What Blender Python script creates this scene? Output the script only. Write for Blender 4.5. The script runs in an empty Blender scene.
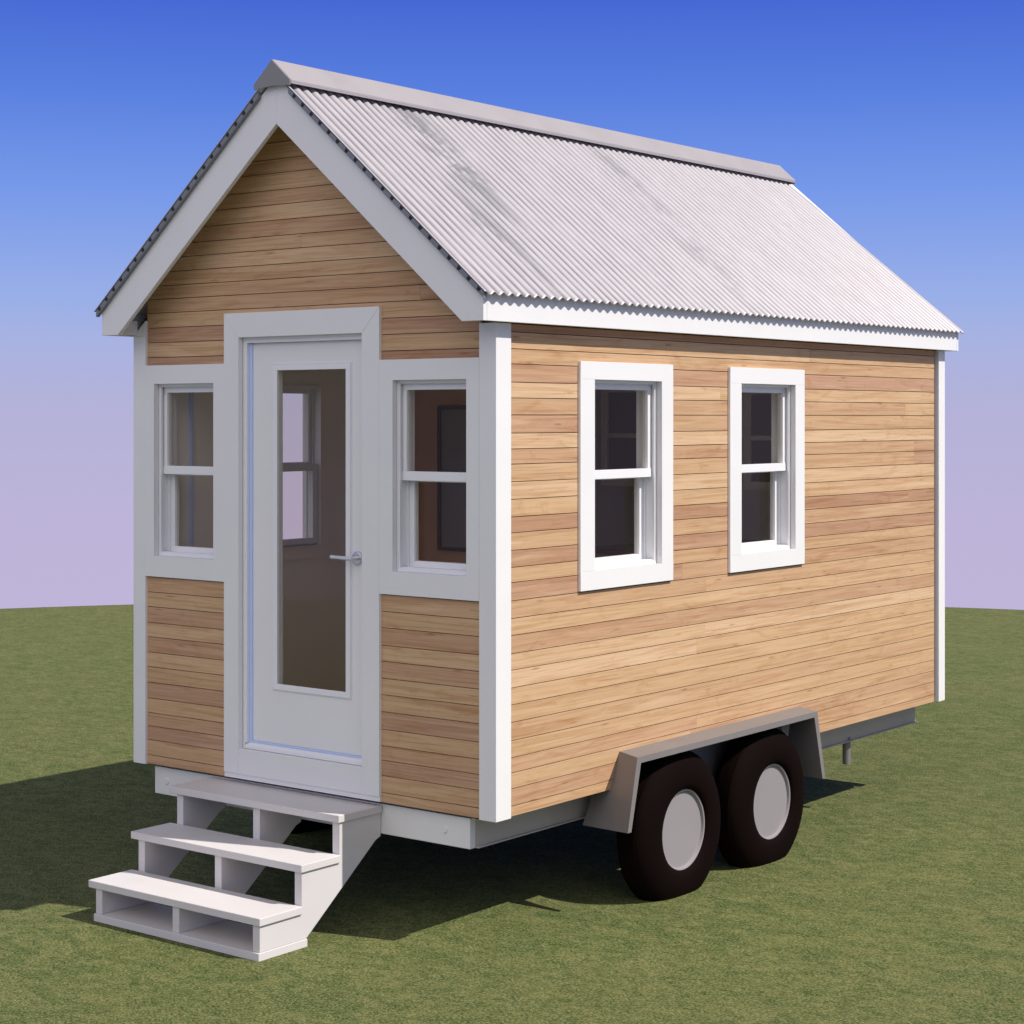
import bpy, bmesh, math, random
from mathutils import Vector, Matrix
random.seed(7)
S = bpy.context.scene
col = S.collection

# ------------------------------------------------------------------ helpers
def link(name, bm, mats, parent=None, smooth=False, bevel=0.0):
    bmesh.ops.recalc_face_normals(bm, faces=bm.faces)
    me = bpy.data.meshes.new(name)
    bm.to_mesh(me); bm.free()
    for m in (mats if isinstance(mats, (list, tuple)) else [mats]):
        me.materials.append(m)
    if smooth:
        for p in me.polygons: p.use_smooth = True
    o = bpy.data.objects.new(name, me); col.objects.link(o)
    if parent: o.parent = parent
    if bevel:
        b = o.modifiers.new('bevel', 'BEVEL'); b.width = bevel; b.segments = 2
        b.limit_method = 'ANGLE'; b.angle_limit = math.radians(40)
    return o

def empty(name, loc=(0, 0, 0), parent=None):
    o = bpy.data.objects.new(name, None); col.objects.link(o)
    o.location = loc; o.empty_display_size = .2
    if parent: o.parent = parent
    return o

def tag(o, label, cat=None, group=None, kind=None):
    if label: o['label'] = label
    if cat: o['category'] = cat
    if group: o['group'] = group
    if kind: o['kind'] = kind
    return o

def box(bm, x0, x1, y0, y1, z0, z1, mi=0):
    v = [bm.verts.new((x, y, z)) for x in (x0, x1) for y in (y0, y1) for z in (z0, z1)]
    fs = []
    for q in ((0, 1, 3, 2), (4, 6, 7, 5), (0, 4, 5, 1), (2, 3, 7, 6), (0, 2, 6, 4), (1, 5, 7, 3)):
        f = bm.faces.new([v[i] for i in q]); f.material_index = mi; fs.append(f)
    return fs

def prism(bm, pts, a, b, axis='y', mi=0):
    """extrude a polygon: pts are (x,z) for axis y, (y,z) for axis x, (x,y) for axis z"""
    def P(p, t):
        return (p[0], t, p[1]) if axis == 'y' else (t, p[0], p[1]) if axis == 'x' else (p[0], p[1], t)
    A = [bm.verts.new(P(p, a)) for p in pts]; B = [bm.verts.new(P(p, b)) for p in pts]
    n = len(pts)
    for f in ([bm.faces.new(A), bm.faces.new(B[::-1])] +
              [bm.faces.new((A[i], A[(i+1) % n], B[(i+1) % n], B[i])) for i in range(n)]):
        f.material_index = mi

def tube(bm, p0, p1, r0, r1=None, n=20, mi=0):
    r1 = r0 if r1 is None else r1
    p0, p1 = Vector(p0), Vector(p1)
    d = (p1 - p0).normalized(); u = d.orthogonal().normalized(); w = d.cross(u)
    R = [[bm.verts.new(p + (u*math.cos(2*math.pi*i/n) + w*math.sin(2*math.pi*i/n))*r) for i in range(n)]
         for p, r in ((p0, r0), (p1, r1))]
    for i in range(n):
        f = bm.faces.new((R[0][i], R[0][(i+1) % n], R[1][(i+1) % n], R[1][i])); f.material_index = mi
    bm.faces.new(R[0][::-1]).material_index = mi; bm.faces.new(R[1]).material_index = mi

def lathe_x(bm, prof, c=(0, 0, 0), n=72, mi=0):
    """prof: list of (x, r) revolved about the X axis through c; closed loop if ends have r>0"""
    rings = []
    for x, r in prof:
        if r < 1e-6:
            rings.append([bm.verts.new((c[0]+x, c[1], c[2]))])
        else:
            rings.append([bm.verts.new((c[0]+x, c[1]+r*math.cos(2*math.pi*i/n), c[2]+r*math.sin(2*math.pi*i/n))) for i in range(n)])
    for a, b in zip(rings, rings[1:]):
        for i in range(n):
            j = (i+1) % n
            if len(a) == 1 and len(b) == 1: continue
            q = (a[0], b[i], b[j]) if len(a) == 1 else (a[i], a[j], b[0]) if len(b) == 1 else (a[i], a[j], b[j], b[i])
            bm.faces.new(q).material_index = mi

# ------------------------------------------------------------------ materials
def newmat(name):
    m = bpy.data.materials.new(name); m.use_nodes = True
    nt = m.node_tree; return m, nt, nt.nodes, nt.links, nt.nodes['Principled BSDF']

def painted(name, c, rough=.5, var=.06, bump=.12, scale=14, metallic=0.0, grime=0.0):
    m, nt, N, L, P = newmat(name)
    tc = N.new('ShaderNodeTexCoord')
    n1 = N.new('ShaderNodeTexNoise'); n1.inputs['Scale'].default_value = scale*.25; n1.inputs['Detail'].default_value = 6
    n2 = N.new('ShaderNodeTexNoise'); n2.inputs['Scale'].default_value = scale*14; n2.inputs['Detail'].default_value = 3
    L.new(tc.outputs['Object'], n1.inputs['Vector']); L.new(tc.outputs['Object'], n2.inputs['Vector'])
    mx = N.new('ShaderNodeMix'); mx.data_type = 'RGBA'
    mx.inputs[6].default_value = (*[x*(1-var) for x in c], 1)
    mx.inputs[7].default_value = (*[min(.92, x*(1+var)) for x in c], 1)
    L.new(n1.outputs['Fac'], mx.inputs[0]); out = mx.outputs[2]
    if grime:
        n3 = N.new('ShaderNodeTexNoise'); n3.inputs['Scale'].default_value = 2.3; n3.inputs['Detail'].default_value = 9
        n3.inputs['Roughness'].default_value = .7
        L.new(tc.outputs['Object'], n3.inputs['Vector'])
        r = N.new('ShaderNodeMapRange'); r.inputs[1].default_value = .52; r.inputs[2].default_value = .75
        r.inputs[4].default_value = grime
        L.new(n3.outputs['Fac'], r.inputs[0])
        m2 = N.new('ShaderNodeMix'); m2.data_type = 'RGBA'; m2.inputs[7].default_value = (c[0]*.45, c[1]*.42, c[2]*.36, 1)
        L.new(r.outputs[0], m2.inputs[0]); L.new(out, m2.inputs[6]); out = m2.outputs[2]
    L.new(out, P.inputs['Base Color'])
    rr = N.new('ShaderNodeMapRange'); rr.inputs[3].default_value = rough-.08; rr.inputs[4].default_value = rough+.1
    L.new(n1.outputs['Fac'], rr.inputs[0]); L.new(rr.outputs[0], P.inputs['Roughness'])
    P.inputs['Metallic'].default_value = metallic
    b = N.new('ShaderNodeBump'); b.inputs['Strength'].default_value = bump; b.inputs['Distance'].default_value = .002
    L.new(n2.outputs['Fac'], b.inputs['Height']); L.new(b.outputs[0], P.inputs['Normal'])
    return m

white = painted('white_paint', (.76, .755, .745), .5, .025, .15, grime=.05)
white_vinyl = painted('white_vinyl', (.78, .78, .79), .32, .02, .05)
step_paint = painted('step_paint', (.63, .60, .595), .55, .04, .25, grime=.14)
seal = painted('pale_blue_seal', (.50, .62, .95), .3, .03, .05)
chassis_grey = painted('chassis_grey', (.48, .43, .365), .5, .08, .2, grime=.3)
chassis_white = painted('chassis_white', (.72, .71, .69), .5, .05, .2, grime=.12)
fender_grey = painted('fender_grey', (.195, .18, .178), .48, .06, .15, grime=.15)
cap_grey = painted('ridge_metal', (.34, .315, .325), .45, .05, .1, grime=.12)
end_grey = painted('ridge_end_metal', (.24, .235, .235), .5, .06, .1)
edge_dark = painted('dark_edge_metal', (.19, .20, .22), .45, .15, .2)
black = painted('black_gap', (.012, .012, .014), .7, .1, .1)
hub_grey = painted('hub_metal', (.27, .248, .255), .6, .04, .1, grime=.1)
steel = painted('brushed_steel', (.62, .62, .63), .25, .05, .05, metallic=.9)
handle_m = painted('satin_handle', (.74, .74, .76), .3, .05, .05, metallic=.35)
wall_in = painted('interior_wall', (.84, .80, .73), .7, .05, .1)
floor_in = painted('interior_floor', (.44, .35, .23), .4, .2, .1)
wood_dark = painted('dark_wood', (.05, .028, .018), .4, .2, .1)
wood_brown = painted('brown_wood', (.55, .32, .20), .5, .15, .1)
counter_m = painted('counter_red_wood', (.20, .06, .035), .35, .2, .1)
dark_pane = painted('dark_pane', (.11, .085, .07), .35, .05, .02)
mirror_m = painted('dull_mirror', (.22, .22, .22), .3, .05, .02)
cab_m = painted('cabinet_paint', (.86, .78, .70), .5, .05, .05)
backing = painted('siding_backing', (.055, .030, .017), .9, .1, .2)

def rubber():
    m, nt, N, L, P = newmat('tyre_rubber')
    P.inputs['Base Color'].default_value = (.005, .0021, .0015, 1)
    P.inputs['Roughness'].default_value = .8
    P.inputs['Specular IOR Level'].default_value = .05
    tc = N.new('ShaderNodeTexCoord'); n = N.new('ShaderNodeTexNoise'); n.inputs['Scale'].default_value = 60
    n.inputs['Detail'].default_value = 6
    L.new(tc.outputs['Object'], n.inputs['Vector'])
    b = N.new('ShaderNodeBump'); b.inputs['Strength'].default_value = .25; b.inputs['Distance'].default_value = .002
    L.new(n.outputs['Fac'], b.inputs['Height']); L.new(b.outputs[0], P.inputs['Normal'])
    return m
tyre_m = rubber()

def glass():
    m, nt, N, L, P = newmat('window_glass')
    N.remove(P); out = N['Material Output']
    t = N.new('ShaderNodeBsdfTransparent'); t.inputs[0].default_value = (.95, .935, .905, 1)
    g = N.new('ShaderNodeBsdfGlossy'); g.inputs['Roughness'].default_value = .015
    g.inputs['Color'].default_value = (.86, .78, .67, 1)
    f = N.new('ShaderNodeFresnel'); f.inputs['IOR'].default_value = 1.36
    mx = N.new('ShaderNodeMixShader')
    gm = N.new('ShaderNodeNewGeometry')
    iv = N.new('ShaderNodeMath'); iv.operation = 'SUBTRACT'; iv.inputs[0].default_value = 1; L.new(gm.outputs['Backfacing'], iv.inputs[1])
    fm = N.new('ShaderNodeMath'); fm.operation = 'MULTIPLY'; L.new(f.outputs[0], fm.inputs[0]); L.new(iv.outputs[0], fm.inputs[1])
    L.new(fm.outputs[0], mx.inputs[0]); L.new(t.outputs[0], mx.inputs[1]); L.new(g.outputs[0], mx.inputs[2])
    L.new(mx.outputs[0], out.inputs[0])
    return m
glass_m = glass()

def wood():
    m, nt, N, L, P = newmat('cedar_boards')
    tc = N.new('ShaderNodeTexCoord'); sp = N.new('ShaderNodeSeparateXYZ'); L.new(tc.outputs['Object'], sp.inputs[0])
    at = N.new('ShaderNodeAttribute'); at.attribute_name = 'tone'
    sd = N.new('ShaderNodeAttribute'); sd.attribute_name = 'seed'
    add = N.new('ShaderNodeMath'); L.new(sp.outputs[0], add.inputs[0]); L.new(sp.outputs[1], add.inputs[1])
    def vec(kl, kz, ks):
        a = N.new('ShaderNodeMath'); a.operation = 'MULTIPLY'; a.inputs[1].default_value = kl; L.new(add.outputs[0], a.inputs[0])
        s = N.new('ShaderNodeMath'); s.operation = 'MULTIPLY'; s.inputs[1].default_value = 31.7; L.new(sd.outputs['Fac'], s.inputs[0])
        a2 = N.new('ShaderNodeMath'); L.new(a.outputs[0], a2.inputs[0]); L.new(s.outputs[0], a2.inputs[1])
        z = N.new('ShaderNodeMath'); z.operation = 'MULTIPLY'; z.inputs[1].default_value = kz; L.new(sp.outputs[2], z.inputs[0])
        s2 = N.new('ShaderNodeMath'); s2.operation = 'MULTIPLY'; s2.inputs[1].default_value = ks; L.new(sd.outputs['Fac'], s2.inputs[0])
        c = N.new('ShaderNodeCombineXYZ'); L.new(a2.outputs[0], c.inputs[0]); L.new(z.outputs[0], c.inputs[1]); L.new(s2.outputs[0], c.inputs[2])
        return c
    def noise(v, sc, det, dist=0, rough=.55):
        n = N.new('ShaderNodeTexNoise'); n.inputs['Scale'].default_value = sc; n.inputs['Detail'].default_value = det
        n.inputs['Distortion'].default_value = dist; n.inputs['Roughness'].default_value = rough
        L.new(v.outputs[0], n.inputs['Vector']); return n
    base = N.new('ShaderNodeValToRGB'); L.new(at.outputs['Fac'], base.inputs[0])
    cr = base.color_ramp
    stops = [(0, (.435, .252, .145)), (.12, (.49, .296, .185)), (.27, (.53, .335, .19)), (.5, (.56, .366, .202)), (.75, (.59, .395, .222)), (1, (.645, .450, .275))]
    cr.elements[0].position = 0; cr.elements[0].color = (*stops[0][1], 1)
    cr.elements[1].position = 1; cr.elements[1].color = (*stops[-1][1], 1)
    for p, c in stops[1:-1]:
        e = cr.elements.new(p); e.color = (*c, 1)
    def mulmix(col_out, fac_out, c, lo, hi, amt):
        r = N.new('ShaderNodeMapRange'); r.inputs[1].default_value = lo; r.inputs[2].default_value = hi
        r.inputs[3].default_value = 0; r.inputs[4].default_value = amt; L.new(fac_out, r.inputs[0])
        mx = N.new('ShaderNodeMix'); mx.data_type = 'RGBA'; mx.blend_type = 'MULTIPLY'
        L.new(r.outputs[0], mx.inputs[0]); L.new(col_out, mx.inputs[6]); mx.inputs[7].default_value = (*c, 1)
        return mx.outputs[2]
    g1 = noise(vec(.55, 17, 9), 1.6, 5, 1.6)          # broad streaks along the board
    g2 = noise(vec(2.6, 150, 9), 1.0, 5, .6, .65)      # fine grain
    g3 = noise(vec(3, 9, 5), 1.0, 3, 2.0)            # figure, knots
    v3 = vec(3.2, 22, 3); k = N.new('ShaderNodeTexVoronoi'); k.inputs['Scale'].default_value = .9; L.new(v3.outputs[0], k.inputs['Vector'])
    c = base.outputs[0]
    c = mulmix(c, g1.outputs['Fac'], (.72, .58, .47), .49, .73, .8)
    c = mulmix(c, g2.outputs['Fac'], (.70, .61, .53), .46, .68, .65)
    c = mulmix(c, g3.outputs['Fac'], (.82, .70, .58), .56, .78, .8)
    kk = N.new('ShaderNodeMapRange'); kk.inputs[1].default_value = .0; kk.inputs[2].default_value = .13; kk.inputs[3].default_value = 1; kk.inputs[4].default_value = 0
    L.new(k.outputs['Distance'], kk.inputs[0])
    c = mulmix(c, kk.outputs[0], (.45, .28, .18), 0, 1, .75)
    # pale sapwood streaks
    g4 = noise(vec(.7, 12, 17), 1.8, 4, 1.2)
    r = N.new('ShaderNodeMapRange'); r.inputs[1].default_value = .55; r.inputs[2].default_value = .8; r.inputs[4].default_value = .5
    L.new(g4.outputs['Fac'], r.inputs[0])
    mx = N.new('ShaderNodeMix'); mx.data_type = 'RGBA'; L.new(r.outputs[0], mx.inputs[0]); L.new(c, mx.inputs[6]); mx.inputs[7].default_value = (.70, .50, .31, 1)
    L.new(mx.outputs[2], P.inputs['Base Color'])
    P.inputs['Roughness'].default_value = .62; P.inputs['Specular IOR Level'].default_value = .3
    b = N.new('ShaderNodeBump'); b.inputs['Strength'].default_value = .35; b.inputs['Distance'].default_value = .0015
    L.new(g2.outputs['Fac'], b.inputs['Height']); L.new(b.outputs[0], P.inputs['Normal'])
    return m
wood_m = wood()

STAINS = (((-.85, .62, 3.72), .55, .95), ((-.22, .35, 3.17), .40, .8), ((-.9, 2.3, 3.75), .5, .5), ((-.35, 2.2, 3.28), .5, .45))
def corrugated():
    m, nt, N, L, P = newmat('galvanised_sheet')
    tc = N.new('ShaderNodeTexCoord')
    mp = N.new('ShaderNodeMapping'); mp.inputs['Scale'].default_value = (1, 2.2, 1); L.new(tc.outputs['Object'], mp.inputs[0])
    n = N.new('ShaderNodeTexNoise'); n.inputs['Scale'].default_value = 1.5; n.inputs['Detail'].default_value = 10; n.inputs['Roughness'].default_value = .68
    n.inputs['Distortion'].default_value = 1.2
    L.new(mp.outputs[0], n.inputs['Vector'])
    r = N.new('ShaderNodeMapRange'); r.inputs[1].default_value = .60; r.inputs[2].default_value = .80; r.inputs[4].default_value = .5; L.new(n.outputs['Fac'], r.inputs[0])
    n2 = N.new('ShaderNodeTexNoise'); n2.inputs['Scale'].default_value = 9; n2.inputs['Detail'].default_value = 6
    L.new(mp.outputs[0], n2.inputs['Vector'])
    c1 = N.new('ShaderNodeMix'); c1.data_type = 'RGBA'; c1.inputs[6].default_value = (.45, .428, .445, 1); c1.inputs[7].default_value = (.58, .55, .57, 1)
    L.new(n2.outputs['Fac'], c1.inputs[0])
    c2 = N.new('ShaderNodeMix'); c2.data_type = 'RGBA'; c2.inputs[7].default_value = (.27, .27, .285, 1)
    # weathered smudges of their own place on the near slope
    prev = r.outputs[0]
    for (cx, cy, cz), rad, amt in STAINS:
        vm = N.new('ShaderNodeVectorMath'); vm.operation = 'SUBTRACT'; vm.inputs[1].default_value = (cx, cy, cz); L.new(tc.outputs['Object'], vm.inputs[0])
        vs = N.new('ShaderNodeVectorMath'); vs.operation = 'MULTIPLY'; vs.inputs[1].default_value = (.6, 2.4, .5); L.new(vm.outputs[0], vs.inputs[0])
        ln = N.new('ShaderNodeVectorMath'); ln.operation = 'LENGTH'; L.new(vs.outputs[0], ln.inputs[0])
        fr = N.new('ShaderNodeMapRange'); fr.interpolation_type = 'SMOOTHSTEP'; fr.inputs[1].default_value = rad; fr.inputs[2].default_value = rad*.15
        fr.inputs[4].default_value = amt; L.new(ln.outputs['Value'], fr.inputs[0])
        nn = N.new('ShaderNodeMapRange'); nn.inputs[1].default_value = .47; nn.inputs[2].default_value = .56; L.new(n.outputs['Fac'], nn.inputs[0])
        mu = N.new('ShaderNodeMath'); mu.operation = 'MULTIPLY'; L.new(fr.outputs[0], mu.inputs[0]); L.new(nn.outputs[0], mu.inputs[1])
        mxx = N.new('ShaderNodeMath'); mxx.operation = 'MAXIMUM'; L.new(prev, mxx.inputs[0]); L.new(mu.outputs[0], mxx.inputs[1]); prev = mxx.outputs[0]
    L.new(prev, c2.inputs[0]); L.new(c1.outputs[2], c2.inputs[6]); L.new(c2.outputs[2], P.inputs['Base Color'])
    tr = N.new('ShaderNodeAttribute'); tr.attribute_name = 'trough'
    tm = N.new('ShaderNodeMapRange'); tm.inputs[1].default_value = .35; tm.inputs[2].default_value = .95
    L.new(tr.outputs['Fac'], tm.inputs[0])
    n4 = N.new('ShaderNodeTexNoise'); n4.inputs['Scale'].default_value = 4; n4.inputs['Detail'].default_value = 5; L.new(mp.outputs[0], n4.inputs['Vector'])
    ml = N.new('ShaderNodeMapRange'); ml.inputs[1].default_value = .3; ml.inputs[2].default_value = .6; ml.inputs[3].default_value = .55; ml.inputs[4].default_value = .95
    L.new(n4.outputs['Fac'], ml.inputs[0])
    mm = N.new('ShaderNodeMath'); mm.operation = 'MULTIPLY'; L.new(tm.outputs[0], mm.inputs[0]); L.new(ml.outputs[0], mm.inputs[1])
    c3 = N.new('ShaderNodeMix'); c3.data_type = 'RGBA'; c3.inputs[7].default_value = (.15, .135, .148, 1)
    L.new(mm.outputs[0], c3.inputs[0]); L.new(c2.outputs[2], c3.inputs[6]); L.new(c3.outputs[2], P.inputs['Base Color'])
    P.inputs['Metallic'].default_value = .25; P.inputs['Roughness'].default_value = .38
    b = N.new('ShaderNodeBump'); b.inputs['Strength'].default_value = .2; b.inputs['Distance'].default_value = .004
    L.new(n2.outputs['Fac'], b.inputs['Height']); L.new(b.outputs[0], P.inputs['Normal'])
    return m
sheet_m = corrugated()

def grass():
    m, nt, N, L, P = newmat('lawn')
    tc = N.new('ShaderNodeTexCoord')
    mp = N.new('ShaderNodeMapping'); mp.inputs['Rotation'].default_value = (0, 0, -.66)
    mp.inputs['Scale'].default_value = (.62, 1, 1); L.new(tc.outputs['Object'], mp.inputs[0])
    def noise(sc, det, rough=.6, dist=0):
        n = N.new('ShaderNodeTexNoise'); n.inputs['Scale'].default_value = sc; n.inputs['Detail'].default_value = det
        n.inputs['Roughness'].default_value = rough; n.inputs['Distortion'].default_value = dist
        L.new(mp.outputs[0], n.inputs['Vector']); return n
    big, mid, fine, tiny = noise(.6, 4), noise(6.5, 9, .78, .9), noise(26, 7, .85, .8), noise(115, 3, .8)
    def ramp(src, lo, hi, a, b):
        r = N.new('ShaderNodeMapRange'); r.inputs[1].default_value = lo; r.inputs[2].default_value = hi
        r.inputs[3].default_value = a; r.inputs[4].default_value = b; L.new(src.outputs['Fac'], r.inputs[0]); return r
    def mix(f, a, b, t='MIX'):
        x = N.new('ShaderNodeMix'); x.data_type = 'RGBA'; x.blend_type = t
        L.new(f.outputs[0], x.inputs[0])
        for s, v in ((6, a), (7, b)):
            if isinstance(v, tuple): x.inputs[s].default_value = (*v, 1)
            else: L.new(v.outputs[2], x.inputs[s])
        return x
    a = mix(ramp(mid, .42, .58, 0, 1), (.050, .088, .015), (.152, .160, .050))
    a = mix(ramp(big, .42, .7, 0, .35), a, (.152, .142, .052))
    a = mix(ramp(fine, .51, .60, 0, .7), a, (.215, .220, .088))
    a = mix(ramp(fine, .49, .40, 0, .85), a, (.033, .060, .012))
    a = mix(ramp(tiny, .52, .60, 0, .7), a, (.28, .285, .13))
    a = mix(ramp(tiny, .48, .40, 0, .8), a, (.025, .044, .010))
    L.new(a.outputs[2], P.inputs['Base Color'])
    P.inputs['Roughness'].default_value = .9; P.inputs['Specular IOR Level'].default_value = .15
    b = N.new('ShaderNodeBump'); b.inputs['Strength'].default_value = .55; b.inputs['Distance'].default_value = .02
    ad = N.new('ShaderNodeMath'); L.new(fine.outputs['Fac'], ad.inputs[0]); L.new(tiny.outputs['Fac'], ad.inputs[1])
    L.new(ad.outputs[0], b.inputs['Height']); L.new(b.outputs[0], P.inputs['Normal'])
    return m
grass_m = grass()

# ------------------------------------------------------------------ ground: a round mown knoll
bm = bmesh.new()
prof = [(0, 0), (2, 0), (5, 0), (9, 0), (13, 0), (15.6, 0), (16.15, -.004), (16.5, -.05), (17.4, -.28), (20, -1.15), (27, -3.7), (45, -11), (90, -31), (200, -84)]
n = 192; prev = None
for r, z in prof:
    ring = [bm.verts.new((0, 0, 0))] if r == 0 else [bm.verts.new((-.15 + r*math.cos(2*math.pi*i/n), r*math.sin(2*math.pi*i/n), z)) for i in range(n)]
    if prev:
        for i in range(n):
            j = (i+1) % n
            bm.faces.new((prev[0], ring[i], ring[j]) if len(prev) == 1 else (prev[i], ring[i], ring[j], prev[j]))
    prev = ring
g = link('ground', bm, grass_m, smooth=True)
tag(g, 'short mown green lawn under and around the wheeled house', kind='structure')

# ------------------------------------------------------------------ the house
house = empty('tiny_house', (-1.2, 2.3, 0))
tag(house, 'tiny timber-clad house with white trim and corrugated gable roof, standing on a four-wheeled trailer', 'tiny house')
INV = Matrix.Translation((1.2, -2.3, 0))
def H(o):           # parent keeping world coordinates (house empty is at its own base)
    o.parent = house; o.matrix_parent_inverse = INV
    return o
def part(name, bm, m, parent=None, smooth=False, bevel=0.0):
    o = link(name, bm, m, None, smooth, bevel)
    if parent is None: H(o)
    else: o.parent = parent
    return o
def group_part(name):
    o = bpy.data.objects.new(name, None); col.objects.link(o); o.empty_display_size = .05
    return H(o)

ZB, ZE = .574, 2.785          # siding bottom, top of side walls
SL = .855                     # roof slope
def T(x, off=0.0):            # top line of rake / deck
    return 2.907 + (.057 - (x if x > -1.2 else -2.4 - x))*SL + off
SIDE_WIN = [(.757, 1.334), (2.102, 2.679)]
SZ = (1.635, 2.541)
LEFT_WIN = [(.757, 1.255), (2.102, 2.600)]
FR_WIN = [(-2.242, -1.802), (-.609, -.170)]
FZ = (1.650, 2.534)
DOOR = (-1.622, -.800, .722, 2.757)

# wall shells (grid split around openings)
def shell(bm, axis, a0, a1, z0, z1, t0, t1, holes):
    us = sorted({a0, a1, *[h[0] for h in holes], *[h[1] for h in holes]})
    zs = sorted({z0, z1, *[h[2] for h in holes], *[h[3] for h in holes]})
    for u0, u1 in zip(us, us[1:]):
        for w0, w1 in zip(zs, zs[1:]):
            cu, cz = (u0+u1)/2, (w0+w1)/2
            if any(h[0] < cu < h[1] and h[2] < cz < h[3] for h in holes): continue
            if axis == 'x': box(bm, t0, t1, u0, u1, w0, w1)
            else: box(bm, u0, u1, t0, t1, w0, w1)
hs = [(a, b, *SZ) for a, b in SIDE_WIN]; hl = [(a, b, *SZ) for a, b in LEFT_WIN]
ARCH = (1.005, 2.735, .58, .728)          # wheel arch cut in the side walls
hs.append(ARCH); hl.append(ARCH)
for nm, t0, t1 in (('side_wall', -.12, -.034), ('side_wall', -2.366, -2.28)):
    bm = bmesh.new(); shell(bm, 'x', .034, 4.56, .58, 2.80, t0, t1, hs if t0 > -1 else hl)
    part(nm, bm, [wall_in])
bm = bmesh.new(); shell(bm, 'y', -2.366, -.034, .58, 2.80, .034, .12, [(a, b, *FZ) for a, b in FR_WIN] + [DOOR])
prism(bm, [(-.03, 2.802), (-2.37, 2.802), (-1.2, 3.78)], .036, .12)
part('front_wall', bm, wall_in)
bm = bmesh.new(); shell(bm, 'y', -2.366, -.034, .58, 2.80, 4.47, 4.556, [])
prism(bm, [(-.03, 2.802), (-2.37, 2.802), (-1.2, 3.78)], 4.47, 4.554)
part('rear_wall', bm, wall_in)
bm = bmesh.new(); box(bm, -2.25, -.15, .04, 4.55, .565, .62); part('floor', bm, floor_in)
bm = bmesh.new(); box(bm, -2.275, -.125, .125, 4.465, 2.70, 2.74); part('ceiling', bm, wall_in)
bm = bmesh.new(); box(bm, -2.2795, -2.262, .275, .292, .6205, 2.699); part('inner_trim', bm, seal)

# siding boards: every row is cut round the openings, every board has its own tone
def siding(name, axis, face, thick, u0, u1, z0, z1, holes, lim=None, seed=1, joints=.35):
    rnd = random.Random(seed)
    bm = bmesh.new()
    tl = bm.faces.layers.float.new('tone'); sl = bm.faces.layers.float.new('seed')
    rr = random.Random(99)                       # same course heights on every wall
    z = ZB - .03; rows = []
    while z < 4.1:
        h = rr.choice([.068, .071, .074, .076, .079, .082]); rows.append((z, z+h, rr.random())); z += h
    lastt = .5
    for r0, r1, rt in rows:
        a, b = max(r0, z0), min(r1 - .0034, z1)
        if b - a < .006: continue
        t = rt if rnd.random() < .8 else rnd.random()
        while abs(t-lastt) < .07: t = rnd.random()
        lastt = t
        segs = [(u0, u1)]
        if lim:
            m = lim(a); segs = [(max(u0, m[0]), min(u1, m[1]))]
            if segs[0][1] - segs[0][0] < .03: continue
        # split rows in sub-bands where a hole begins or ends part-way
        cuts = sorted({a, b, *[h[2] for h in holes if a < h[2] < b], *[h[3] for h in holes if a < h[3] < b]})
        js = []
        u = u0 + rnd.uniform(.3, 2.2)
        while u < u1 - .2:
            if rnd.random() < joints: js.append(u)
            u += rnd.uniform(1.0, 2.4)
        for c0, c1 in zip(cuts, cuts[1:]):
            cz = (c0+c1)/2
            ss = list(segs)
            for h in holes:
                if h[2] < cz < h[3]:
                    ns = []
                    for s0, s1 in ss:
                        if h[0] > s0: ns.append((s0, min(s1, h[0])))
                        if h[1] < s1: ns.append((max(s0, h[1]), s1))
                        if h[1] <= s0 or h[0] >= s1: pass
                    ss = [q for q in ns if q[1]-q[0] > .002]
            for s0, s1 in ss:
                pts = [s0] + [j for j in js if s0+.05 < j < s1-.05] + [s1]
                for q0, q1 in zip(pts, pts[1:]):
                    idx = sum(1 for j in js if j <= (q0+q1)/2)
                    rt2 = random.Random(int(r0*1000)*17 + idx*7 + seed)
                    tone = min(1, max(0, t + (rt2.uniform(-.35, .35) if idx else 0)))
                    e = .0008 if q1 != s1 else 0
                    f0, f1 = face, face - thick if axis == 'x+' else face + thick
                    if axis == 'x+': fs = box(bm, face-thick, face, q0, q1-e, c0, c1)
                    elif axis == 'x-': fs = box(bm, face, face+thick, q0, q1-e, c0, c1)
                    elif lim and c0 > 2.70:
                        l0, l1 = lim(c0), lim(c1)
                        A0, A1 = max(q0, l0[0]), max(q0, l1[0]); B0, B1 = min(q1-e, l0[1]), min(q1-e, l1[1])
                        if B0 - A0 < .01 or B1 - A1 < .002: continue
                        n0 = len(bm.faces); prism(bm, [(A0, c0), (B0, c0), (B1, c1), (A1, c1)], face, face+thick)
                        bm.faces.ensure_lookup_table(); fs = [bm.faces[i] for i in range(n0, len(bm.faces))]
                    else: fs = box(bm, q0, q1-e, face, face+thick, c0, c1)
                    for f in fs: f[tl] = tone; f[sl] = rt2.random()
    # dark backing behind the gaps
    return part(name, bm, wood_m)

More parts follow.
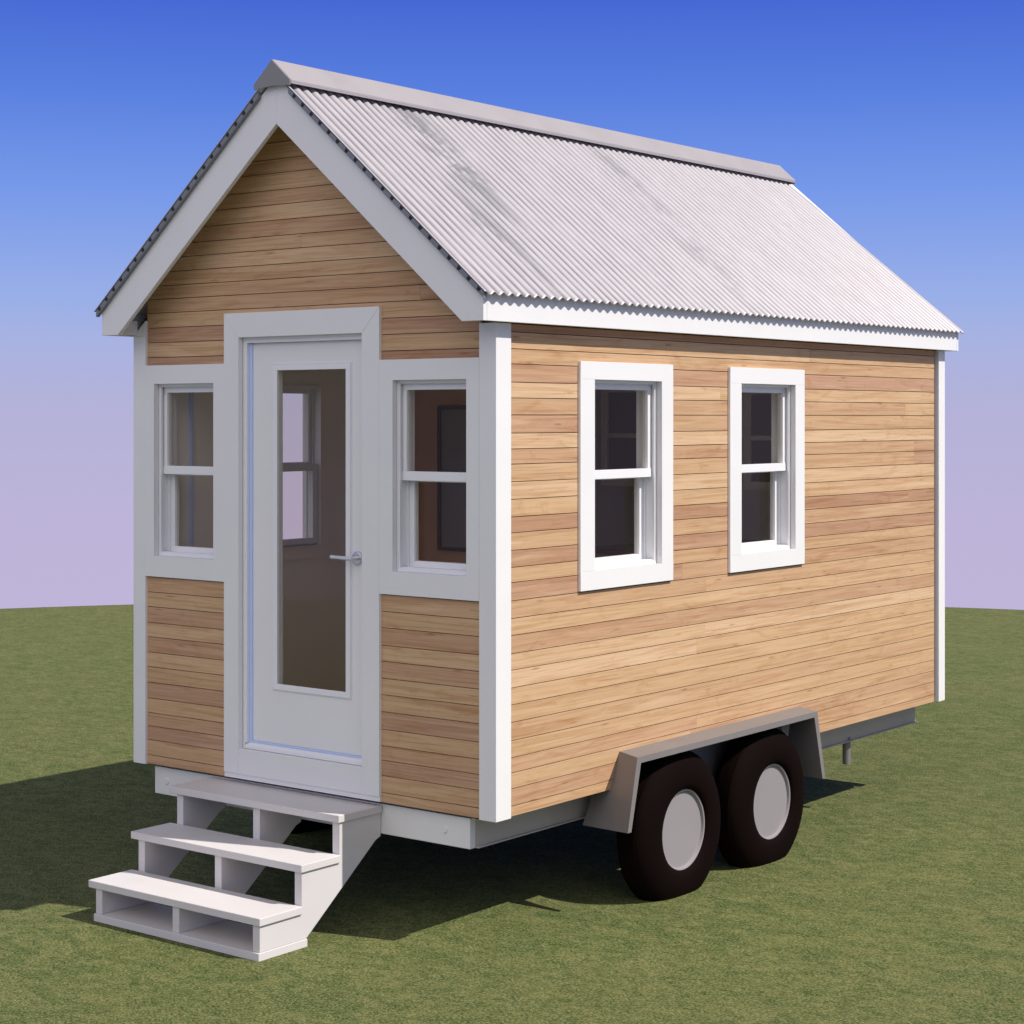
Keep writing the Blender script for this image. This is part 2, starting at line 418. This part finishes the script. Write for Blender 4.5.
def backing_sheet(axis, face, u0, u1, holes):
    bm = bmesh.new(); shell(bm, axis, u0, u1, ZB+.006, 2.79, *face, holes)
    return bm
W1 = [(a-.112, b+.10, 1.55, 2.62) for a, b in SIDE_WIN]; W2 = [(a-.112, b+.10, 1.55, 2.62) for a, b in LEFT_WIN]
W1.append((1.005, 2.735, .50, .728)); W2.append((1.005, 2.735, .50, .728))
so = siding('side_siding', 'x+', -.016, .013, .105, 4.47, ZB, ZE-.004, W1, seed=3)
bm = backing_sheet('x', (-.0335, -.0295), .1, 4.48, hs); part('side_backing', bm, backing)
siding('side_siding', 'x-', -2.384, .013, .105, 4.47, ZB, ZE-.004, W2, seed=5)
bm = backing_sheet('x', (-2.3705, -2.3665), .1, 4.48, hl); part('side_backing', bm, backing)
GL = lambda z: (-9, 9) if z < 2.79 else (max(-2.4, -2.457 + (z-2.865)/SL), min(0, .057 - (z-2.865)/SL))
siding('front_siding', 'y', .016, .013, -2.31, -1.725, ZB, 1.543, [], seed=11, joints=.2)
siding('front_siding', 'y', .016, .013, -.691, -.096, ZB, 1.543, [], seed=11, joints=.2)
siding('gable_siding', 'y', .016, .013, -2.31, -.096, 2.629, 3.93, [(-1.725, -.691, .55, 2.878)], lim=GL, seed=12, joints=.3)
bm = bmesh.new()
shell(bm, 'y', -2.36, -.04, ZB+.006, 2.79, .0295, .0335, [(a, b, *FZ) for a, b in FR_WIN] + [DOOR])
prism(bm, [(-.03, 2.792), (-2.37, 2.792), (-2.37, 2.85), (-1.2, 3.925), (-.03, 2.85)], .0295, .0335)
part('front_backing', bm, backing)
siding('rear_siding', 'y', 4.56, .013, -2.31, -.096, ZB, 3.93, [],
       lim=lambda z: (-9, 9) if z < 2.79 else (max(-2.4, -2.457 + (z-2.865)/SL), min(0, .057 - (z-2.865)/SL)), seed=13, joints=.3)

# corner boards (L shaped), white
def corner(x0, x1, y0, y1, fx, fy):
    bm = bmesh.new(); t = .033
    # L section polygon in x,y
    if fx > 0 and fy < 0: pts = [(x1, y0), (x1, y1), (x1-t, y1), (x1-t, y0+t), (x0, y0+t), (x0, y0)]
    elif fx < 0 and fy < 0: pts = [(x0, y0), (x1, y0), (x1, y0+t), (x0+t, y0+t), (x0+t, y1), (x0, y1)]
    elif fx > 0: pts = [(x1, y1), (x0, y1), (x0, y1-t), (x1-t, y1-t), (x1-t, y0), (x1, y0)]
    else: pts = [(x0, y1), (x0, y0), (x0+t, y0), (x0+t, y1-t), (x1, y1-t), (x1, y1)]
    prism(bm, pts, .570, 2.782, 'z')
    part('corner_board', bm, white, bevel=.002)
corner(-.097, 0, 0, .110, 1, -1)
corner(-2.4, -2.309, 0, .110, -1, -1)
corner(-.09, 0, 4.505, 4.594, 1, 1)
corner(-2.4, -2.31, 4.505, 4.594, -1, 1)
# corner board stands taller in the front-left gable
bm = bmesh.new()
prism(bm, [(-2.4, 2.783), (-2.309, 2.783), (-2.309, 2.86)], 0.001, .03); part('corner_cap', bm, white)

# white bands round the front windows, made of four boards each
def band(x0, x1, z0, z1, w):
    bm = bmesh.new()
    a, b = w; c, d = FZ
    prism(bm, [(x0, z0), (x1, z0), (x1, c), (x0, c)], 0, .03)
    prism(bm, [(x0, d), (x1, d), (x1, z1), (x0, z1)], 0, .03)
    prism(bm, [(x0, c), (a, c), (a, d), (x0, d)], 0, .03)
    prism(bm, [(b, c), (x1, c), (x1, d), (b, d)], 0, .03)
    bmesh.ops.remove_doubles(bm, verts=bm.verts, dist=1e-5)
    part('window_surround', bm, white)
band(-2.3085, -1.7255, 1.543, 2.629, FR_WIN[0])
band(-.6905, -.0975, 1.543, 2.629, FR_WIN[1])
# door casing: head and legs mitred
def casing(pts):
    bm = bmesh.new(); prism(bm, pts, -.0012, .03); part('door_casing', bm, white, bevel=.0006)
cx0, cx1, cz1, ozb = -1.725, -.691, 2.878, .600
casing([(cx0, cz1), (cx1, cz1), (DOOR[1], DOOR[3]), (DOOR[0], DOOR[3])])
casing([(cx0, ozb), (cx0, cz1-.0012), (DOOR[0]-.0006, DOOR[3]-.0006), (DOOR[0]-.0006, ozb)])
casing([(cx1, ozb), (DOOR[1]+.0006, ozb), (DOOR[1]+.0006, DOOR[3]-.0006), (cx1, cz1-.0012)])
casing([(DOOR[0], ozb), (DOOR[1], ozb), (DOOR[1], DOOR[2]), (DOOR[0], DOOR[2])])

bm = bmesh.new(); box(bm, cx0, cx1, .004, .0288, .5755, .5995); part('sill_board', bm, white)
# window side trims (flat picture-frame boards)
def side_trim(y0, y1, o0, o1, sgn):
    bm = bmesh.new()
    X = (-.033, 0.0) if sgn > 0 else (-2.4, -2.367)
    zo, zi = (1.545, 2.626), SZ
    for q in ([(y0, zo[0]), (y1, zo[0]), (y1, zi[0]), (y0, zi[0])], [(y0, zi[1]), (y1, zi[1]), (y1, zo[1]), (y0, zo[1])],
              [(y0, zi[0]), (o0, zi[0]), (o0, zi[1]), (y0, zi[1])], [(o1, zi[0]), (y1, zi[0]), (y1, zi[1]), (o1, zi[1])]):
        prism(bm, q, X[0], X[1], 'x')
    bmesh.ops.remove_doubles(bm, verts=bm.verts, dist=1e-5)
    return bm

# double-hung window in local frame: u along the wall, d inward depth, z up
def window(axis, sgn, face, a, b, z0, z1, st=.028, trim=None):
    w = group_part('window')
    def bx(bm, u0, u1, d0, d1, c0, c1, mi=0):
        if axis == 'y': box(bm, u0, u1, face+d0, face+d1, c0, c1, mi)
        else:
            e0, e1 = face - sgn*d0, face - sgn*d1
            box(bm, min(e0, e1), max(e0, e1), u0, u1, c0, c1, mi)
    def ring(bm, i, d0, d1, wd, o=0.0):
        """rectangular ring, inset i from the opening, board width wd"""
        A, B, C, D = a+i, b-i, z0+i+o, z1-i
        bx(bm, A, B, d0, d1, D-wd, D); bx(bm, A, B, d0, d1, C, C+wd)
        bx(bm, A, A+wd, d0, d1, C+wd, D-wd); bx(bm, B-wd, B, d0, d1, C+wd, D-wd)
    if trim: part('frame_board', trim, white, w, bevel=.0015)
    bm = bmesh.new()
    ring(bm, 0.0, .031, .150, .006)                       # jamb liner
    ring(bm, .006, .034, .046, .010)                      # outer stop
    ring(bm, .006, .090, .099, .012)                      # parting stop
    bx(bm, a+.016, b-.016, .046, .089, z0+.006, z0+.020)     # sloping sill step
    part('jamb', bm, white_vinyl, w)
    zm0 = z0 + (z1-z0)*.475; zm1 = zm0 + .043
    # upper sash (outer)
    u = bmesh.new(); i = .009
    A, B, D = a+i, b-i, z1-i
    bx(u, A, B, .056, .088, D-.036, D); bx(u, A, B, .052, .088, zm0, zm1)
    bx(u, A, A+st, .056, .088, zm1, D-.036); bx(u, B-st, B, .056, .088, zm1, D-.036)
    us = part('upper_sash', u, white_vinyl, w, bevel=.0015)
    gl = bmesh.new(); bx(gl, A+st, B-st, .070, .073, zm1, D-.036); part('pane', gl, glass_m, w)
    # lower sash (inner)
    l = bmesh.new(); i = .010; A, B = a+i+.004, b-i-.004
    zt = zm0 + .028; c0 = z0+.014
    bx(l, A, B, .100, .132, zt-.034, zt+.008); bx(l, A, B, .100, .132, c0, c0+.032)
    bx(l, A, A+st+.004, .100, .132, c0+.032, zt-.034); bx(l, B-st-.004, B, .100, .132, c0+.032, zt-.034)
    part('lower_sash', l, white_vinyl, w, bevel=.0015)
    gl = bmesh.new(); bx(gl, A+st+.004, B-st-.004, .114, .117, c0+.032, zt-.034); part('pane', gl, glass_m, w)
    # interior casing
    if True:
        ic = bmesh.new()
        dd = (.1205, .134)
        if axis == 'x':
            for q in ((a-.07, b+.07, z1, z1+.07), (a-.07, b+.07, z0-.07, z0), (a-.07, a, z0, z1), (b, b+.07, z0, z1)):
                bx(ic, q[0], q[1], dd[0], dd[1], q[2], q[3])
            part('inner_casing', ic, cab_m, w)
        else: ic.free()
    return w
for a, b in FR_WIN: window('y', 1, 0, a, b, *FZ)
TR = [(.642, 1.437), (1.9876, 2.782)]
for (a, b), (t0, t1) in zip(SIDE_WIN, TR):
    window('x', 1, 0, a, b, *SZ, st=.034, trim=side_trim(t0, t1, a, b, 1))
for a, b in LEFT_WIN:
    window('x', -1, -2.4, a, b, *SZ, st=.034, trim=side_trim(a-.115, b+.103, a, b, -1))

# ---- door
dr = group_part('door')
bm = bmesh.new()
X0, X1, Z0, Z1 = DOOR
# jamb: side linings and head
for q in ((X0, X0+.012, Z0, Z1), (X1-.012, X1, Z0, Z1), (X0+.012, X1-.012, Z1-.012, Z1)):
    box(bm, q[0], q[1], .0305, .15, q[2], q[3])
for q in ((X0+.012, X0+.026, Z0+.03, Z1-.012), (X1-.026, X1-.012, Z0+.03, Z1-.012), (X0+.026, X1-.026, Z1-.028, Z1-.012)):
    box(bm, q[0], q[1], .031, .052, q[2], q[3])
part('door_jamb', bm, white_vinyl, dr, bevel=.001)
bm = bmesh.new()
box(bm, X0+.026, X0+.0459, .0485, .060, Z0+.030, Z1-.03); box(bm, X0+.046, X1-.026, .0485, .060, Z0+.030, Z0+.041)
part('weather_seal', bm, seal, dr, bevel=.002)
bm = bmesh.new()
prism(bm, [(.0315, Z0), (.0315, Z0+.018), (.048, Z0+.030), (.15, Z0+.030), (.15, Z0)], X0+.0125, X1-.0125, 'x')
part('threshold', bm, white_vinyl, dr, bevel=.003)
GX0, GX1, GZ0, GZ1 = -1.412, -.936, 1.048, 2.602
sx0, sx1, sz0, sz1 = X0+.047, X1-.014, Z0+.042, Z1-.029
bm = bmesh.new()
for q in ((sx0, sx1, sz0, GZ0), (sx0, sx1, GZ1, sz1), (sx0, GX0, GZ0, GZ1), (GX1, sx1, GZ0, GZ1)):
    box(bm, q[0], q[1], .055, .097, q[2], q[3])
bmesh.ops.remove_doubles(bm, verts=bm.verts, dist=1e-5)
part('door_leaf', bm, white, dr)
bm = bmesh.new()
def ringm(bm, i0, i1, y0, y1):
    for q in ((GX0-i0, GX1+i0, GZ1+i1, GZ1+i0), (GX0-i0, GX1+i0, GZ0-i0, GZ0-i1), (GX0-i0, GX0-i1, GZ0-i1, GZ1+i1), (GX1+i1, GX1+i0, GZ0-i1, GZ1+i1)):
        box(bm, q[0], q[1], y0, y1, q[2], q[3])
ringm(bm, .024, .019, .050, .0548); ringm(bm, .0185, -.010, .046, .0545)
part('glass_moulding', bm, white_vinyl, dr, bevel=.0015)
bm = bmesh.new(); box(bm, GX0+.0005, GX1-.0005, .072, .076, GZ0+.0005, GZ1-.0005); part('pane', bm, glass_m, dr)
bm = bmesh.new()
tube(bm, (-.873, .055, 1.697), (-.873, .044, 1.697), .034, .031, 32)
part('handle_rose', bm, steel, dr, bevel=.003)
bm = bmesh.new()
tube(bm, (-.873, .046, 1.697), (-.873, .000, 1.697), .009, .009, 16)
tube(bm, (-.862, -.002, 1.697), (-.990, .004, 1.700), .0105, .008, 16)
tube(bm, (-.990, .004, 1.700), (-1.004, .006, 1.7005), .010, .008, 16)
part('door_handle', bm, handle_m, dr, smooth=False, bevel=.0015)

# ---- eaves, rake boards, fascia, deck
for (y0, y1) in ((-.161, -.136), (4.645, 4.670)):
    bm = bmesh.new()
    prism(bm, [(.057, 2.783), (.057, 2.907), (-1.2, 3.982), (-1.2, 3.754), (-.065, 2.783)], y0, y1)
    part('rake_board', bm, white, bevel=.0015)
    bm = bmesh.new()
    prism(bm, [(-2.457, 2.783), (-2.335, 2.783), (-1.2005, 3.754), (-1.2005, 3.982), (-2.457, 2.907)], y0, y1)
    part('rake_board', bm, white, bevel=.0015)
bm = bmesh.new(); box(bm, .033, .057, -.135, 4.644, 2.783, 2.905); part('fascia', bm, white, bevel=.002)
bm = bmesh.new(); box(bm, -2.457, -2.433, -.135, 4.644, 2.783, 2.905); part('fascia', bm, white, bevel=.002)
bm = bmesh.new(); box(bm, -.034, .032, -.134, 4.643, 2.790, 2.806); box(bm, -2.432, -2.366, -.134, 4.643, 2.790, 2.806)
box(bm, -2.4315, -2.3665, -.133, -.0015, 2.8065, 2.86)
part('soffit', bm, white)

roof = group_part('roof')
bm = bmesh.new()
prism(bm, [(.031, T(.031)-.032), (.031, T(.031)-.004), (-1.2, 3.978), (-2.431, T(.031)-.004), (-2.431, T(.031)-.032), (-1.2, 3.948)], -.135, 4.644)
part('roof_deck', bm, white, roof)
PER = .0625
def sheet(sg):
    bm = bmesh.new()
    ny = int(4.87/PER*10); ns = 7
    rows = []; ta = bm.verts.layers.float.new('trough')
    for s in (0, .006, .15, .3, .5, .7, .85, .994, 1):
        x = .088 + (-1.195 - .088)*s
        yend = 4.685 - .15*s
        row = []
        for i in range(ny+1):
            y = -.1875 + (yend + .1875)*i/ny
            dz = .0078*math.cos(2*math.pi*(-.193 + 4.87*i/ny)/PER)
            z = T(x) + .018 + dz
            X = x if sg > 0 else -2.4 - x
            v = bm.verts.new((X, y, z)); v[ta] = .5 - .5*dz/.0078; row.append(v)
        rows.append(row)
    for a, b in zip(rows, rows[1:]):
        for i in range(ny):
            bm.faces.new((a[i], a[i+1], b[i+1], b[i]))
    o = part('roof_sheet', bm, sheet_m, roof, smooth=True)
    m = o.modifiers.new('t', 'SOLIDIFY'); m.thickness = .0025; m.offset = 0
    return o
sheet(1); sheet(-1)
# dark verge strip with the notches of the foam closures
bm = bmesh.new(); b2 = bmesh.new()
for sg in (1, -1):
    f = (lambda x: x) if sg > 0 else (lambda x: -2.4-x)
    pts = [(f(.076), T(.076)-.012), (f(.076), T(.076)+.017), (f(-1.1), T(-1.1)+.017), (f(-1.1), T(-1.1)-.012)]
    prism(bm, pts, -.184, -.1615)
    x = .05
    while x > -1.08:
        q = [(f(x+.013), T(x+.013)+.015), (f(x-.004), T(x-.004)+.015), (f(x-.012), T(x-.012)-.006), (f(x-.001), T(x-.001)-.006)]
        prism(b2, q, -.1855, -.183); x -= .0555
part('verge_strip', bm, edge_dark, roof)
part('closure_notches', b2, black, roof)
# ridge cap
bm = bmesh.new()
prism(bm, [(-1.078, 3.948), (-1.2, 4.057), (-1.322, 3.948), (-1.322, 3.937), (-1.2, 4.040), (-1.078, 3.937)], -.186, 4.60)
box(bm, -1.085, -1.0785, -.185, 4.60, 3.930, 3.9385); box(bm, -1.3215, -1.315, -.185, 4.60, 3.930, 3.9385)
part('ridge_cap', bm, cap_grey, roof, bevel=.0015)
for y0 in (-.1925, 4.6005):
    bm = bmesh.new()
    prism(bm, [(-1.080, 3.946), (-1.2, 4.054), (-1.320, 3.946), (-1.318, 3.922), (-1.2, 3.930), (-1.082, 3.922)], y0, y0+.006)
    part('ridge_end', bm, end_grey, roof)

# ---- trailer
ch = group_part('chassis')
bm = bmesh.new()
box(bm, -2.291, -.189, .05, .09, .416, .556); 
part('front_beam', bm, chassis_white, ch, bevel=.003)
for x in (-.336, -2.199):
    bm = bmesh.new(); tube(bm, (x, .0498, .486), (x, .045, .486), .017, .014, 20); part('bolt', bm, chassis_white, ch)
for x0, x1, dx in ((-.205, -.189, -1), (-2.291, -2.275, 1)):
    bm = bmesh.new()
    box(bm, x0, x1, .0905, 4.564, .416, .560)                       # web
    e = (x0-.045, x0) if dx < 0 else (x1, x1+.045)
    box(bm, e[0], e[1], .0905, 4.564, .416, .426); box(bm, e[0], e[1], .0905, 4.564, .55, .56)
    lip = (x1, x1+.018) if dx < 0 else (x0-.018, x0)
    box(bm, lip[0], lip[1], .0905, 4.564, .416, .422)
    part('side_rail', bm, chassis_grey, ch, bevel=.001)
bm = bmesh.new(); box(bm, -2.27, -.21, 4.52, 4.563, .420, .556); part('rear_beam', bm, chassis_grey, ch)
for y in (.8, 1.78, 2.75, 3.4, 4.0):
    bm = bmesh.new(); box(bm, -2.27, -.21, y, y+.05, .45, .549); part('cross_member', bm, chassis_grey, ch)
bm = bmesh.new(); box(bm, -2.26, -.14, .045, 4.55, .5615, .5645); part('underside_panel', bm, backing, ch)
for x in (-.205, -2.245):
    bm = bmesh.new(); tube(bm, (x, 3.665, .44), (x, 3.665, .278), .024, .024, 24)
    part('jack_leg', bm, fender_grey, ch)
YW = (1.366, 2.234); ZW = .319; RW = .389
for y in YW:
    bm = bmesh.new(); tube(bm, (-2.3, y, ZW+.01), (-.10, y, ZW+.01), .034); part('axle', bm, chassis_grey, ch)

def fender(sg):
    f = (lambda x: x) if sg > 0 else (lambda x: -2.4-x)
    bm = bmesh.new()
    # outer profile (y,z) at the outer edge and at the wall; the wall edge sits a little further back
    th = .030
    oo = [(.812, .402), (.893, .748), (2.652, .752), (2.742, .372)]
    oi = [(.812+th, .402), (.893+th*1.05, .748-th), (2.652-th*1.05, .752-th), (2.742-th, .372)]
    def shift(p, top):
        return (p[0] + (.10 if top else 0), p[1] - (.008 if top else 0))
    NS = 8; xs = [.150 - .275*j/NS for j in range(NS+1)]
    def V(x, p): return bm.verts.new((f(x), p[0], p[1]))
    O = []; I = []
    for j, x in enumerate(xs):
        d = .15*j/NS; zd = -.002*j/NS
        O.append([V(x, (p[0] + d*(.12 if k in (0, 3) else 1), p[1] + (zd if k in (1, 2) else 0))) for k, p in enumerate(oo)])
        I.append([V(x, (p[0] + d*(.12 if k in (0, 3) else 1), p[1] + (zd if k in (1, 2) else 0))) for k, p in enumerate(oi)])
    for j in range(NS):
        for k in range(3):
            bm.faces.new((O[j][k], O[j][k+1], O[j+1][k+1], O[j+1][k]))
            bm.faces.new((I[j][k], I[j+1][k], I[j+1][k+1], I[j][k+1]))
        for k in (0, 3): bm.faces.new((O[j][k], O[j+1][k], I[j+1][k], I[j][k]))
    for j in (0, NS):
        for k in range(3): bm.faces.new((O[j][k], I[j][k], I[j][k+1], O[j][k+1]))
    fd = part('fender', bm, fender_grey)
    for p in fd.data.polygons: p.use_smooth = abs(p.normal.x) < .8
    es = fd.modifiers.new('split', 'EDGE_SPLIT'); es.split_angle = math.radians(35)
    bm = bmesh.new()
    prism(bm, [(.88, .40), (.945, .745), (2.79, .745), (2.80, .40)], f(-.1255), f(-.1300), 'x')
    b = part('inner_panel', bm, fender_grey, fd)
    return fd
fender(1); fender(-1)

def wheel(y, sg):
    w = group_part('wheel')
    o = .128 if sg > 0 else -2.528        # outermost sidewall plane
    s = sg
    P = lambda l: [(o - s*d, r) for d, r in l]
    bm = bmesh.new()
    arc = [(.078*(1-math.cos(t)), .262 + (RW-.262)*math.sin(t)) for t in [math.pi/2*q/12 for q in range(13)]]
    prof = [(.030, .196), (.012, .206), (.003, .232)] + arc + [(.204 - d, rr) for d, rr in arc[::-1]] + [(.198, .22), (.165, .195), (.030, .196)]
    lathe_x(bm, P(prof), (0, y, ZW), 120)
    bm.faces.ensure_lookup_table(); nsm = len(bm.faces)
    # tread grooves: blocks standing proud of the crown
    for k in range(64):
        for q, d in enumerate((.058, .084, .110)):
            an = 2*math.pi*(k + (.5 if q % 2 else 0))/64; h = math.pi/64*.80
            vs = []
            for rr in (.375, RW-.0008 + (.0015 if q == 1 else 0)):
                for dd in (d, d+.021):
                    for e in (-h, h):
                        vs.append(bm.verts.new((o - s*dd, y + rr*math.cos(an+e), ZW + rr*math.sin(an+e))))
            for qf in ((0, 1, 3, 2), (4, 6, 7, 5), (0, 4, 5, 1), (2, 3, 7, 6), (0, 2, 6, 4), (1, 5, 7, 3)):
                bm.faces.new([vs[i] for i in qf])
    ty = part('tyre', bm, tyre_m, w, smooth=False)
    for p in ty.data.polygons: p.use_smooth = p.index < nsm
    bm = bmesh.new()
    lathe_x(bm, P([(.031, .200), (.022, .198), (.024, .191), (.037, .187), (.037, 0)]), (0, y, ZW), 72)
    part('rim', bm, hub_grey, w)
    return w
for y in YW:
    for sg in (1, -1): wheel(y, sg)
# ------------------------------------------------------------------ entry steps
st = empty('entry_steps', (-1.27, -.35, 0))
tag(st, 'white painted three-step open wooden staircase standing in front of the glazed door', 'steps')
SI = Matrix.Translation((1.27, .35, 0))
def sp_(name, bm, bevel=.0025, m=None):
    o = link(name, bm, m or step_paint, None, False, bevel); o.parent = st; o.matrix_parent_inverse = SI; return o
TZ = (.186, .370, .551)
side = [(-.742, .0345), (-.452, .0345), (.010, .392), (.046, .405), (.046, .516), (-.236, .516), (-.236, .335), (-.482, .335), (-.482, .151), (-.742, .151)]
for x0, x1 in ((-1.808, -1.764), (-1.280, -1.236), (-.766, -.722)):
    bm = bmesh.new(); prism(bm, side, x0, x1, 'x'); sp_('side_panel' if x0 != -1.280 else 'middle_panel', bm)
bm = bmesh.new(); box(bm, -1.812, -.7185, -.752, -.448, -.012, .034); sp_('base_board', bm)
for (y0, y1), z in zip(((-.752, -.486), (-.494, -.240), (-.252, .046)), TZ):
    bm = bmesh.new(); box(bm, -1.850, -.712, y0, y1, z-.0345, z); sp_('tread', bm, .003)

# ------------------------------------------------------------------ things inside, seen through the panes
def thing(name, loc, label, cat, group=None):
    return tag(empty(name, loc), label, cat, group)
def tp(root, name, bm, m, bevel=0.0):
    l = root.location
    o = link(name, bm, m, root, False, bevel)
    o.matrix_parent_inverse = Matrix.Translation((-l[0], -l[1], -l[2])); return o
k = thing('kitchen_counter', (-1.2, 4.15, .62), 'kitchen counter with dark red wooden top along the inside rear wall', 'counter')
bm = bmesh.new(); box(bm, -2.26, -.14, 3.90, 4.465, .6205, 1.44); tp(k, 'base_unit', bm, cab_m)
bm = bmesh.new(); box(bm, -2.27, -.13, 3.86, 4.466, 1.4405, 1.48); tp(k, 'worktop', bm, counter_m, .002)
bm = bmesh.new(); box(bm, -2.27, -.13, 4.45, 4.466, 1.4805, 1.54); tp(k, 'backsplash', bm, wood_dark)
def cabinet(x0, x1, z0, z1, label):
    c = thing('wall_cabinet', ((x0+x1)/2, 4.2, z0), label, 'cabinet', 'wall cabinets inside the house')
    bm = bmesh.new(); box(bm, x0, x1, 3.96, 4.466, z0, z1); tp(c, 'carcass', bm, cab_m)
    bm = bmesh.new(); t = .05; zm = (z0+z1)/2
    for q in ((x0, x1, z0, z0+t), (x0, x1, z1-t, z1), (x0, x0+t, z0+t, z1-t), (x1-t, x1, z0+t, z1-t), (x0+t, x1-t, zm-.015, zm+.015)):
        box(bm, q[0], q[1], 3.935, 3.9595, q[2], q[3])
    tp(c, 'door_frame', bm, cab_m, .001)
    bm = bmesh.new()
    for a, b in ((z0+t, zm-.015), (zm+.015, z1-t)): box(bm, x0+t, x1-t, 3.952, 3.9593, a, b)
    tp(c, 'dark_pane', bm, dark_pane)
cabinet(-2.20, -1.80, 1.90, 2.58, 'dark-paned wall cabinet seen through the side window nearest the front corner')
cabinet(-1.08, -.70, 1.90, 2.56, 'dark-paned wall cabinet seen through the side window nearest the rear')
w = thing('wardrobe', (-1.95, 2.25, .62), 'brown wooden wardrobe with a dark framed mirror, behind the window right of the door', 'wardrobe')
bm = bmesh.new(); box(bm, -2.27, -1.60, 2.0, 2.5, .6205, 2.62); tp(w, 'carcass', bm, wood_brown, .002)
bm = bmesh.new()
for q in ((-2.0, -1.68, 1.58, 1.60), (-2.0, -1.68, 2.41, 2.43), (-2.0, -1.98, 1.60, 2.41), (-1.70, -1.68, 1.60, 2.41)):
    box(bm, q[0], q[1], 1.975, 1.9995, q[2], q[3])
tp(w, 'mirror_frame', bm, wood_dark)
bm = bmesh.new(); box(bm, -1.98, -1.70, 1.99, 1.9993, 1.60, 2.41); tp(w, 'mirror', bm, mirror_m)

# ------------------------------------------------------------------ light, sky, camera
SUN = Vector((.825, .25, 1.0)).normalized()
elev = math.asin(SUN.z)
sd = bpy.data.lights.new('sun', 'SUN'); sd.energy = 4.95; sd.angle = math.radians(.53); sd.color = (1, .94, .865)
so_ = bpy.data.objects.new('sun', sd); col.objects.link(so_)
so_.rotation_euler = SUN.to_track_quat('Z', 'Y').to_euler(); so_.location = (8, 2, 10)

world = bpy.data.worlds.new('World'); S.world = world; world.use_nodes = True
N, L = world.node_tree.nodes, world.node_tree.links
bg = N['Background']; out = N['World Output']
sky = N.new('ShaderNodeTexSky'); sky.sky_type = 'NISHITA'; sky.sun_disc = False
sky.sun_elevation = elev; sky.sun_rotation = math.atan2(SUN.x, SUN.y)
sky.altitude = 300; sky.air_density = 1.0; sky.dust_density = .6; sky.ozone_density = 2.0
L.new(sky.outputs[0], bg.inputs[0]); bg.inputs[1].default_value = .06
tc = N.new('ShaderNodeTexCoord'); sx = N.new('ShaderNodeSeparateXYZ'); L.new(tc.outputs['Generated'], sx.inputs[0])
ramp = N.new('ShaderNodeValToRGB'); mr = N.new('ShaderNodeMapRange')
mr.inputs[1].default_value = -.11; mr.inputs[2].default_value = .23
L.new(sx.outputs[2], mr.inputs[0]); L.new(mr.outputs[0], ramp.inputs[0])
def s2l(c): return tuple(((v/255+.055)/1.055)**2.4 if v > 10 else v/255/12.92 for v in c)
stops = [(-.11, (192, 181, 216)), (-.05, (189, 180, 217)), (.005, (180, 178, 216)), (.036, (170, 179, 224)), (.062, (153, 175, 232)),
         (.115, (120, 154, 233)), (.166, (90, 129, 224)), (.213, (71, 105, 212)), (.23, (66, 98, 206))]
e = ramp.color_ramp.elements
e[0].position = 0; e[0].color = (*s2l(stops[0][1]), 1); e[1].position = 1; e[1].color = (*s2l(stops[-1][1]), 1)
for z, c in stops[1:-1]:
    q = e.new((z+.11)/.34); q.color = (*s2l(c), 1)
bg2 = N.new('ShaderNodeBackground'); L.new(ramp.outputs[0], bg2.inputs[0]); bg2.inputs[1].default_value = 1
# pale glow added to the sky behind the camera, fills the shaded front wall
dt = N.new('ShaderNodeVectorMath'); dt.operation = 'DOT_PRODUCT'; L.new(tc.outputs['Generated'], dt.inputs[0])
dt.inputs[1].default_value = Vector((.22, -.88, .42)).normalized()
cm = N.new('ShaderNodeMapRange'); cm.interpolation_type = 'SMOOTHSTEP'; cm.inputs[1].default_value = .45; cm.inputs[2].default_value = .92
cm.inputs[4].default_value = 1.0
L.new(dt.outputs['Value'], cm.inputs[0])
bg3 = N.new('ShaderNodeBackground'); bg3.inputs[0].default_value = (1.0, .95, .96, 1); bg3.inputs[1].default_value = 1.35
up = N.new('ShaderNodeMapRange'); up.interpolation_type = 'SMOOTHSTEP'; up.inputs[1].default_value = .22; up.inputs[2].default_value = .50
L.new(sx.outputs[2], up.inputs[0])
m1 = N.new('ShaderNodeMixShader'); L.new(up.outputs[0], m1.inputs[0]); L.new(bg2.outputs[0], m1.inputs[1]); L.new(bg.outputs[0], m1.inputs[2])
lo = N.new('ShaderNodeMapRange'); lo.interpolation_type = 'SMOOTHSTEP'; lo.inputs[1].default_value = .10; lo.inputs[2].default_value = .34
L.new(sx.outputs[2], lo.inputs[0]); cl = N.new('ShaderNodeMath'); cl.operation = 'MULTIPLY'
L.new(cm.outputs[0], cl.inputs[0]); L.new(lo.outputs[0], cl.inputs[1])
m2 = N.new('ShaderNodeMixShader'); L.new(cl.outputs[0], m2.inputs[0]); L.new(m1.outputs[0], m2.inputs[1]); L.new(bg3.outputs[0], m2.inputs[2])
L.new(m2.outputs[0], out.inputs[0])

cd = bpy.data.cameras.new('camera'); cam = bpy.data.objects.new('camera', cd); col.objects.link(cam)
cam.location = (5.18352, -6.57173, 2.36272); cam.rotation_euler = (math.pi/2, 0, .659424)
cd.sensor_width = 36; cd.lens = 1893.478/1024*36; cd.shift_y = -94.794/1024
cd.clip_start = .1; cd.clip_end = 1000
S.camera = cam
S.render.engine = 'CYCLES'
S.render.resolution_x = S.render.resolution_y = 1024
S.view_settings.view_transform = 'Standard'; S.view_settings.look = 'None'
S.view_settings.exposure = 0; S.view_settings.gamma = 1
S.cycles.max_bounces = 10; S.cycles.transparent_max_bounces = 16
